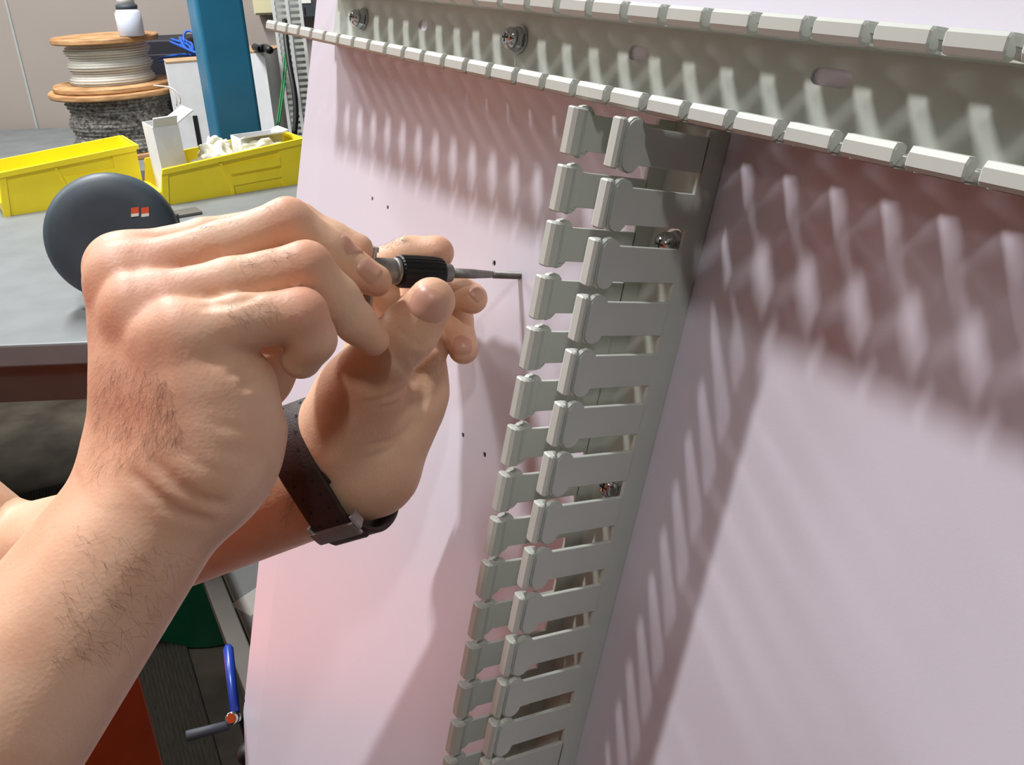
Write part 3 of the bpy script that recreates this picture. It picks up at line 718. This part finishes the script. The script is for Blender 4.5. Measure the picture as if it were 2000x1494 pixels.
def proj(P):
    X = M.T @ (np.asarray(P) - CAM); return X[:2] / X[2] * F + np.array([CX, CY])
BL = 0.2
while proj(B0 + E1 * BL + np.array([0, 0, .116]))[0] < 588 and BL < 0.8: BL += 0.002
BW = 0.17
make_bin('storage_bin', 'yellow stacking bin holding a white box and clear bags', B0, E1, BL, BW)
B2 = on_z(318, 392, BZ) - E1 * 0.35 + E2 * 0.10
make_bin('storage_bin', 'empty yellow stacking bin behind the dark tool housing', B2, E1, 0.33, 0.17, 0.105, 0.128)
# white carton standing in the bin front
def carton(name, label, org, ex, sx, sy, sz, flaps=(), topm='card', slot=False, cat='box', group=None, lean=0.0):
    mw = rot_frame(org, ex) @ Matrix.Rotation(lean, 4, 'Y')
    r = empty(name, mw=mw); tag(r, label, cat, group); t = 0.003
    for lo, hi in (((0, 0, 0), (sx, t, sz)), ((0, sy - t, 0), (sx, sy, sz)), ((0, t, 0), (t, sy - t, sz)), ((sx - t, t, 0), (sx, sy - t, sz))):
        b = nb(); box(b, lo, hi); mesh_obj('side', b, 'card', r)
    b = nb(); box(b, (t, t, 0), (sx - t, sy - t, t)); mesh_obj('bottom', b, 'card', r)
    for fl in flaps:                                    # (edge, length, angle)
        e, ln, a = fl; ca, sa = math.cos(a), math.sin(a); b = nb()
        if e == 'x0': prism(b, [(0, 0), (-ln * ca, ln * sa), (-ln * ca + t * sa, ln * sa + t * ca), (t * sa, t * ca)], 0.002, sy - .002, lambda p, q, h: Vector((p, h, sz + q)))
        elif e == 'x1': prism(b, [(0, 0), (ln * ca, ln * sa), (ln * ca - t * sa, ln * sa + t * ca), (-t * sa, t * ca)], 0.002, sy - .002, lambda p, q, h: Vector((sx + p, h, sz + q)))
        elif e == 'y1': prism(b, [(0, 0), (ln * ca, ln * sa), (ln * ca - t * sa, ln * sa + t * ca), (-t * sa, t * ca)], 0.002, sx - .002, lambda p, q, h: Vector((h, sy + p, sz + q)))
        else: prism(b, [(0, 0), (-ln * ca, ln * sa), (-ln * ca + t * sa, ln * sa + t * ca), (t * sa, t * ca)], 0.002, sx - .002, lambda p, q, h: Vector((h, p, sz + q)))
        mesh_obj('flap', b, 'card', r)
    if topm == 'kraft':
        b = nb(); box(b, (-.001, -.001, sz), (sx + .001, sy + .001, sz + .004)); mesh_obj('lid', b, 'kraft', r)
    if slot:
        b = nb(); box(b, (sx * .48, -.002, sz * .10), (sx * .62, 0.001, sz * .46), 0.001); mesh_obj('hand_slot', b, 'black', r)
    return r
carton('carton', 'tall open white carton with folded flap standing at the front of the yellow bin', B0 + E1 * 0.022 + E2 * 0.035 + np.array([0, 0, .005]), E1, 0.062, 0.11, 0.178, [('x1', .05, 0.5), ('y0', .028, .9)], lean=-0.03)
carton('carton', 'low open white carton inside the yellow bin beside the bags', B0 + E1 * (BL * .62) + E2 * 0.06 + np.array([0, 0, .005]), E1, BL * .30, 0.085, 0.118, [('y0', .03, .25), ('x1', .02, .3)])
def lump(name, label, c, sx, sy, sz, m, seed, amp=.22, cat='bag', group='clear bags in the bin'):
    rg = np.random.default_rng(seed); b = nb(); bmesh.ops.create_icosphere(b, subdivisions=4, radius=1)
    dirs = rg.normal(size=(14, 3)); dirs /= np.linalg.norm(dirs, axis=1)[:, None]; fq = rg.uniform(2.5, 9, 14); ph = rg.uniform(0, 6, 14)
    for v in b.verts:
        d = np.array(v.co); k = 1 + amp * float(((np.abs(np.sin(fq * (dirs @ d) + ph)) - .6) * 3 / fq).sum())
        v.co = Vector((d[0] * sx * k, d[1] * sy * k, d[2] * sz * k))
    o = mesh_obj(name, b, m, None, True, Matrix.Translation(V3(c)) @ Matrix.Rotation(-yawb + math.pi / 2, 4, 'Z')); tag(o, label, cat, group); return o
lump('plastic_bag', 'crumpled whitish plastic bag beside the tall carton in the bin', B0 + E1 * BL * .44 + E2 * .056 + np.array([0, 0, .078]), BL * .14, .036, .036, 'bag', 3, .26)
lump('plastic_bag', 'crumpled whitish plastic bag against the far side of the bin', B0 + E1 * BL * .48 + E2 * .126 + np.array([0, 0, .080]), BL * .10, .020, .036, 'bag', 8, .26)
lump('plastic_bag', 'narrow whitish plastic bag squeezed beside the low carton', B0 + E1 * BL * .76 + E2 * .032 + np.array([0, 0, .082]), BL * .155, .014, .034, 'bag', 11, .22)
# bench grinder: rounded guard with a small orange label
gc = pix(222, 462, 1.60); gax = np.array([0.28, -0.93, 0.22]); gax /= np.linalg.norm(gax)
gr = empty('bench_grinder', loc=(gc[0], gc[1], BZ)); tag(gr, 'dark grey rounded grinder housing with a small orange label on the bench', 'grinder')
gl = V3(gc) - gr.location; RG = 0.108
b = nb(); lathe(b, [(-.045, .02), (-.045, RG * .86), (-.038, RG * .97), (-.025, RG), (.018, RG), (.030, RG * .97), (.037, RG * .88), (.040, RG * .6), (.036, .03), (.036, 0.0)], gl, gax, n=64); mesh_obj('guard', b, 'tooldark', gr, True)
b = nb(); lathe(b, [(-.22, .02), (-.22, .055), (-.20, .062), (-.05, .062)], gl, gax, n=40); mesh_obj('motor', b, 'tooldark', gr, True)
b = nb(); box(b, (-.09, .02, 0), (.09, .30, .03), .006); box(b, (-.04, .06, .02), (.04, .22, max(.04, gl.z - .02))); mesh_obj('base', b, 'black', gr)
gx, gy, gz = frame(gl, gl + Vector(gax))
lo_, _n = None, None
def gpoint(px_, py_, lift):
    r_ = Vector(ray(px_, py_)); n_ = Vector(gax); o_ = V3(gc) + n_ * (.039 + lift); t_ = (o_ - Vector(CAM)).dot(n_) / r_.dot(n_); return Vector(CAM) + r_ * t_ - gr.location
for xs, m in (((255, 271), 'label_o'), ((275, 291), 'label_o')):
    for ya, yb_, m2 in ((405, 417, 'label_o'), (417, 423, 'paper')):
        b = nb(); k = [gpoint(xs[0] + 1, ya + 1, .001), gpoint(xs[1], ya - 1, .001), gpoint(xs[1], yb_ - 1, .001), gpoint(xs[0] + 1, yb_ + 1, .001)]
        vs = [b.verts.new(p) for p in k] + [b.verts.new(p - Vector(gax) * .002) for p in k]
        b.faces.new(vs[:4]); b.faces.new(vs[4:][::-1])
        for i in range(4): b.faces.new((vs[i], vs[(i + 1) % 4], vs[4 + (i + 1) % 4], vs[4 + i]))
        mesh_obj('label', b, m2, gr)
# flat grey plate lying in front of the bin
pp = on_z(352, 420, BZ); b = nb(); box(b, (-.05, -.03, 0), (.045, .025, .008), .002); o = mesh_obj('steel_plate', b, 'grey_steel', None, False, rot_frame(pp, E1)); tag(o, 'small flat grey steel plate lying against the yellow bin', 'plate')

# ------------------------------------------------------------------ blue column
pc = pix(436, 110, 2.60); yp = math.radians(27)
cl = empty('blue_column', loc=(pc[0], pc[1], 0)); cl.rotation_euler = (0, 0, yp); tag(cl, 'square blue painted steel column rising behind the bins', 'column')
b = nb(); box(b, (-.064, -.064, 0.012), (.064, .064, CEIL - .001), .010, 3); mesh_obj('post', b, 'blue', cl)
b = nb(); box(b, (-.13, -.13, 0), (.13, .13, .012)); mesh_obj('base_plate', b, 'blue', cl)
for sx in (-.1, .1):
    for sy in (-.1, .1): b = nb(); cyl(b, (sx, sy, .012), (sx, sy, .03), .012, n=6); mesh_obj('anchor_bolt', b, 'grey_steel', cl)

# ------------------------------------------------------------------ back table with spools and cartons
TZ = 0.85
bt = empty('back_table', loc=(-2.6, 2.96, 0)); tag(bt, 'long grey table along the back wall carrying spools and cartons', 'table')
b = nb(); box(b, (0, 0, TZ - .035), (3.3, .90, TZ), .003); mesh_obj('top', b, 'bench', bt)
for x in (.06, 3.24):
    for y in (.06, .86): b = nb(); box(b, (x - .03, y - .03, 0), (x + .03, y + .03, TZ - .035)); mesh_obj('leg', b, 'grey_steel', bt)
sp = pix(224, 166, 3.12)
def spool(name, label, c, z0, rf0, rf1, rb, h, m, ridges):
    r = empty(name, loc=(c[0], c[1], z0)); tag(r, label, 'spool', 'spools stacked on the back table')
    b = nb(); lathe(b, [(0, .02), (0, rf0), (.004, rf0 + .003), (.014, rf0 + .003), (.018, rf0), (.018, .02)], (0, 0, 0), (0, 0, 1), 56); mesh_obj('flange', b, 'wood', r)
    b = nb(); lathe(b, [(h - .018, .02), (h - .018, rf1), (h - .014, rf1 + .003), (h - .004, rf1 + .003), (h, rf1), (h, .02)], (0, 0, 0), (0, 0, 1), 56); mesh_obj('flange', b, 'wood', r)
    b = nb(); pr = [(.0182, .03)]
    n_ = ridges
    for k in range(n_ * 3 + 1):
        z = .0182 + (h - .0364) * k / (n_ * 3); pr.append((z, rb + .004 * math.sin(k * 2 * math.pi / 3) + .006 * math.sin(k * .37)))
    pr.append((h - .0182, .03)); lathe(b, pr, (0, 0, 0), (0, 0, 1), 56); mesh_obj('winding', b, m, r, True)
    return r
spool('wire_spool', 'wooden spool wound with grey twisted rope on the back table', sp, TZ, .175, .208, .160, .215, 'rope', 14)
USP = spool('wire_spool', 'wooden spool of white wire stacked on the rope spool', sp, TZ + .216, .190, .165, .128, .165, 'white_wire', 16)
bpy.context.view_layer.update()
SPZ = TZ + .216 + .165
# loose wire ends hanging over the lower flange
for k, (pa, pb_) in enumerate((((332, 172), (345, 206)), ((338, 174), (352, 202)))):
    pts = [pix(300, 167, 2.84), pix(322, 169, 2.83), pix(pa[0], pa[1], 2.83), pix(pb_[0] - 2, pb_[1] - 14, 2.84), pix(pb_[0], pb_[1], 2.85)]
    b = nb(); tube(b, spline(pts, 5), .0022, 6); o = mesh_obj('loose_wire', b, 'white_wire', USP, True); o.matrix_world = Matrix.Identity(4)
bo = pix(257, 64, 2.98); bot = empty('bottle', loc=(bo[0], bo[1], SPZ)); tag(bot, 'white plastic bottle standing on the top wire spool', 'bottle')
b = nb(); lathe(b, [(0, .002), (0, .036), (.004, .040), (.07, .040), (.082, .030)], (0, 0, 0), (0, 0, 1), 32); mesh_obj('body', b, 'bottle', bot, True)
b = nb(); lathe(b, [(.080, .030), (.083, .033), (.092, .033), (.095, .028)], (0, 0, 0), (0, 0, 1), 32); mesh_obj('collar', b, 'grip', bot, True)
b = nb(); lathe(b, [(.094, .027), (.125, .026), (.128, .020), (.128, .001)], (0, 0, 0), (0, 0, 1), 32); mesh_obj('cap', b, 'lamp', bot, True)
c1_ = pix(376, 238, 2.98); carton('carton', 'tall white carton with a dark hand slot beside the blue column', (c1_[0] - .050, c1_[1] + .0, TZ), (0.93, 0.36, 0), .105, .12, .305, topm='kraft', slot=True)
c2_ = pix(524, 238, 3.10); carton('carton', 'large white carton with brown top behind the blue column', (c2_[0] - .14, c2_[1], TZ), (0.985, -0.17, 0),   .168, .20, .318, topm='kraft')
db = pix(330, 165, 3.46); b = nb(); box(b, (-.15, -.05, 0), (.115, .16, .34), .008); box(b, (-.13, -.055, .20), (.10, -.045, .29), .004)
o = mesh_obj('crate', b, 'dark', None, False, Matrix.Translation((db[0], db[1], TZ))); tag(o, 'dark plastic crate behind the wire spools', 'crate')
o_b = pix(516, 88, 3.28); b = nb(); tube(b, spline([on_z(x_, y_, TZ + .334) for x_, y_ in ((498, 92), (508, 95), (518, 93), (527, 98))], 5), .012, 8); o = mesh_obj('black_cable', b, 'black', None, True); tag(o, 'short black cable lying on the large white carton', 'cable')
rg = random.Random(3)
for k in range(9):                                       # blue leads fanned out over the crate
    e = (rg.uniform(322, 368), rg.uniform(72, 90)) if k < 6 else (rg.uniform(300, 330), rg.uniform(114, 122))
    m_ = ((e[0] + 384) / 2 + rg.uniform(-8, 8), (e[1] + 108) / 2 + rg.uniform(-10, 2))
    b = nb(); tube(b, spline([pix(*e, 3.16 + k * .012), pix(*m_, 3.10 + k * .012), pix(374 + k * 1.2, 100 + k * 1.5, 3.06 + k * .012), pix(388 + k, 104 + k * 1.6, 3.05 + k * .012)], 6), .0045, 6)
    o = mesh_obj('blue_lead', b, 'bluewire', None, True); tag(o, 'thin blue cable fanning out over the dark crate behind the column', 'cable', 'blue cables by the column')
b = nb(); tube(b, spline([pix(360, 82, 3.14), pix(359, 68, 3.14), pix(367, 60, 3.14), pix(378, 66, 3.14), pix(384, 90, 3.12), pix(388, 112, 3.1)], 6), .004, 6); o = mesh_obj('blue_lead', b, 'bluewire', None, True); tag(o, 'looped blue cable standing up above the others', 'cable', 'blue cables by the column')
b = nb(); tube(b, spline([pix(556, 40, 2.92), pix(559, 80, 2.90), pix(566, 130, 2.88), pix(575, 180, 2.87), pix(578, 225, 2.87), pix(575, 262, 2.87)], 6), .0085, 8); o = mesh_obj('black_cable', b, 'black', None, True); tag(o, 'thick black cable hanging in front of the slotted white strip', 'cable')
for k, x in enumerate((556, 560)):
    b = nb(); tube(b, spline([pix(x, 105, 2.94), pix(x - 3, 150, 2.94), pix(x - 9, 200, 2.94), pix(x - 15, 245, 2.94)], 5), .003, 6); o = mesh_obj('green_wire', b, 'greenwire', None, True); tag(o, 'thin green wire beside the slotted white strip', 'wire', 'green wires')
# spare slotted strip standing on the back table
so = pix(594, 262, 3.12); sm = rot_frame((so[0], so[1], TZ), (0.95, 0.2, 0)); st = empty('slotted_strip', mw=sm); tag(st, 'white slotted wiring strip standing upright on the back table', 'wiring strip')
SW_, SH_ = .085, .53
for x in (-.045, -.002, SW_ - .045): b = nb(); box(b, (x - .005, 0, 0), (x + .005, .012, SH_)); mesh_obj('rail', b, 'lamp', st)
b = nb(); box(b, (-.05, .05, 0), (SW_ - .04, .053, SH_)); mesh_obj('back', b, 'lightgrey', st)
k = 0
while k * .019 < SH_ - .01:
    for x0, x1 in ((-.040, -.007), (.003, .036)): b = nb(); box(b, (x0, .002, k * .019), (x1, .010, k * .019 + .009)); mesh_obj('rung', b, 'duct', st)
    k += 1
# boxes fixed on the back wall
jb = pix(556, 3, 3.85); j = empty('junction_box', loc=(jb[0], YB - .001, jb[2] - .03)); tag(j, 'cream plastic junction box on the back wall', 'junction box')
b = nb(); box(b, (-.05, -.07, 0), (.05, 0, .11), .005); mesh_obj('body', b, 'cream', j); b = nb(); box(b, (-.045, -.078, .006), (.045, -.07, .104), .003); mesh_obj('cover', b, 'cream', j)
jb = pix(592, 4, 3.6); j = empty('meter_box', loc=(jb[0], YB - .001, jb[2] - .05)); tag(j, 'grey instrument box with white label beside the junction box', 'instrument')
b = nb(); box(b, (-.06, -.10, 0), (.10, 0, .16), .004); mesh_obj('body', b, 'grip', j); b = nb(); box(b, (-.05, -.103, .05), (.05, -.10, .08)); mesh_obj('label', b, 'paper', j)
for k in range(5): b = nb(); box(b, (-.045 + k * .016, -.103, .010), (-.040 + k * .016, -.10, .036)); mesh_obj('vent', b, 'black', j)
for k in (-1.9, -0.5, 0.9):                              # faint panel seams of the back wall
    b = nb(); box(b, (k - .004, YB - .006, 0), (k + .004, YB, CEIL)); tag(mesh_obj('trim_1', b, 'lightgrey'), kind='structure')

# ------------------------------------------------------------------ on the floor
e0 = on_z(348, 1198, 0); e1 = on_z(407, 1400, 0); dm_ = e0 - e1; dm_ /= np.linalg.norm(dm_)
mt = empty('floor_mat', mw=rot_frame(e1 - dm_ * .10, dm_)); tag(mt, 'dark ridged rubber mat lying on the concrete floor', 'mat')
b = nb(); box(b, (-.75, 0.002, 0), (1.3, .80, .010), .003); mesh_obj('base', b, 'mat_', mt)
for k in range(96):
    b = nb(); box(b, (-.745, .005 + k * .00825, .009), (1.295, .0098 + k * .00825, .0112)); mesh_obj('ridge', b, 'mat_', mt)
gcn = on_z(434, 1166, 0); gro = on_z(440, 1262, 0); grd = np.linalg.norm(gcn - gro)
bk = empty('bucket', loc=(gcn[0], gcn[1], 0)); tag(bk, 'green round plastic bucket on the floor beside the mat', 'bucket')
b = nb(); lathe(b, [(0, .005), (0, grd - .006), (.006, grd), (.30, grd * 1.12), (.31, grd * 1.17), (.32, grd * 1.17), (.32, grd * 1.10), (.012, grd * .95), (.012, .005)], (0, 0, 0), (0, 0, 1), 64); mesh_obj('body', b, 'green', bk, True)
b = nb(); hpts = [Vector((math.cos(a) * grd * 1.16, .02, .305 - .10 * math.sin(a))) for a in np.linspace(0, math.pi, 14)]; tube(b, hpts, .003, 6); mesh_obj('handle', b, 'brushed', bk)
# stand that carries the panel
RZ = 0.50
ra = on_z(424, 1152, RZ); rb_ = on_z(462, 1250, RZ); dr = rb_ - ra; dr /= np.linalg.norm(dr)
sd = empty('panel_stand', mw=rot_frame((ra[0], ra[1], 0), -dr)); tag(sd, 'grey square-tube steel stand holding up the white panel', 'stand')
def bar(nm, lo, hi): b = nb(); box(b, lo, hi, .002); mesh_obj(nm, b, 'rail', sd)
Ln = 1.35; T_ = .030
bar('rail', (-Ln, -T_ / 2, RZ - T_), (1.2, T_ / 2, RZ)); bar('rail', (-Ln, -.42, RZ - T_), (1.2, -.39, RZ))
for x in (1.17, -Ln + .03):
    for y in (0, -.405): bar('leg', (x - T_ / 2, y - T_ / 2, 0), (x + T_ / 2, y + T_ / 2, RZ - T_))
    bar('cross_bar', (x - T_ / 2, -.39, RZ - T_ - .04), (x + T_ / 2, -T_ / 2, RZ - T_ - .01))
for uu in (-.42, .02):                                    # uprights behind the panel
    a_ = V3(UV(uu, .74, -.035)); c_ = V3(UV(uu, -.26, -.035)); b = nb(); inv = sd.matrix_world.inverted()
    cyl(b, inv @ a_, inv @ c_, .016, n=4); mesh_obj('upright', b, 'grey_steel', sd)
    foot = V3(UV(uu, .74, -.035)); b = nb(); cyl(b, inv @ foot, inv @ Vector((foot.x, foot.y, 0)), .016, n=4); mesh_obj('leg', b, 'grey_steel', sd)
a_ = V3(UV(-.60, .728, -.008)); c_ = V3(UV(.15, .728, -.008)); b = nb(); cyl(b, inv @ a_, inv @ c_, .012, n=4); mesh_obj('ledge', b, 'grey_steel', sd)
lb = on_z(470, 1200, .30); b = nb(); box(b, (-.45, -.62, 0), (.35, -.045, .02), .002); o = mesh_obj('shelf_board', b, 'lightgrey', None, False, rot_frame((ra[0], ra[1], .30), -dr)); 
o.parent = sd; o.matrix_world = rot_frame((ra[0], ra[1], .30), -dr)
pp = on_z(506, 1168, .3205); b = nb(); box(b, (-.045, -.03, 0), (.045, .03, .0008)); o = mesh_obj('paper_sheet', b, 'paper', None, False, rot_frame(pp, (0.6, 0.8, 0))); tag(o, 'white sheet of paper lying on the light grey shelf board', 'paper')
# clamp lever at the panel's edge
cn = pix(456, 1402, .775); ch = empty('clamp_lever', loc=tuple(cn)); tag(ch, 'clamp lever with blue rod, chrome nut and dark rubber grip at the panel edge', 'clamp')
def rel(p): return V3(p) - Vector(cn)
b = nb(); lathe(b, [(-.0065, .0035), (-.0065, .0048), (-.004, .0056), (.003, .0056), (.0055, .0046), (.0065, .003)], (0, 0, 0), rel(pix(468, 1399, .79)).normalized(), 28); mesh_obj('nut', b, 'chrome', ch, True)
b = nb(); lathe(b, [(0, .0040), (rel(pix(446, 1268, .84)).length - .004, .0046), (rel(pix(446, 1268, .84)).length, .0030)], rel(pix(459, 1392, .778)), rel(pix(446, 1268, .84)) - rel(pix(459, 1392, .778)), 20); mesh_obj('rod', b, 'blue_rod', ch, True)
g0 = rel(pix(448, 1416, .775)); g1 = rel(pix(364, 1438, .765)); gl_ = (g1 - g0).length
b = nb(); lathe(b, [(0, .0030), (.001, .0040), (gl_ - .0005, .0046), (gl_, .0040)], g0, g1 - g0, 20); mesh_obj('grip', b, 'grip', ch, True)
b = nb(); kp = rel(pix(487, 1474, .80)); lathe(b, [(-.010, .004), (-.008, .009), (0, .0105), (.006, .008), (.009, .003)], kp, (.3, -1, .3), 24); mesh_obj('knob', b, 'black', ch, True)
b = nb(); tube(b, [rel(pix(470, 1404, .79)), rel(pix(482, 1440, .80)), kp], .003, 8); mesh_obj('link', b, 'black', ch, True)
# orange cabinet by the mat
oc = pix(299, 1415, 1.12)
ob = empty('tool_cabinet', mw=rot_frame((oc[0], oc[1], 0), (-0.80, 0.60, 0))); tag(ob, 'orange metal tool cabinet standing on the floor by the ridged mat', 'cabinet')
b = nb(); box(b, (0, 0, .06), (.50, .40, .70), .003); mesh_obj('body', b, 'orange', ob)
b = nb(); box(b, (0.002, .002, .70), (.498, .398, .715), .003); mesh_obj('top', b, 'orange', ob)
for k in range(4):
    b = nb(); box(b, (.50, .015, .08 + k * .152), (.512, .385, .222 + k * .152), .003); d_ = mesh_obj('drawer', b, 'orange', ob)
    b = nb(); box(b, (.512, .10, .195 + k * .152), (.530, .30, .205 + k * .152), .003); mesh_obj('handle', b, 'brushed', d_)
for x in (.05, .45):
    for y in (.05, .35): b = nb(); cyl(b, (x - .012, y, .030), (x + .012, y, .030), .030, n=20); box(b, (x - .016, y - .012, .03), (x + .016, y + .012, .062)); mesh_obj('caster', b, 'black', ob)

# ------------------------------------------------------------------ lamp fixtures on the ceiling, including those of the added fill lamps
for p, wx, wy, power, rz in LIGHTS:
    r = empty('ceiling_or_fill_light', loc=(p[0], p[1], CEIL)); r.rotation_euler = (0, 0, math.radians(rz)); tag(r, 'white fluorescent batten fixed under the ceiling, some added as fill light', 'ceiling light', 'ceiling lights')
    b = nb(); box(b, (-.07, -wy / 2 - .06, -.07), (.07, wy / 2 + .06, 0), .006); mesh_obj('housing', b, 'lamp', r)
    for s in (-1, 1): b = nb(); box(b, (-.05, s * (wy / 2 + .035) - .015, -.115), (.05, s * (wy / 2 + .035) + .015, -.07), .003); mesh_obj('end_cap', b, 'lamp', r)
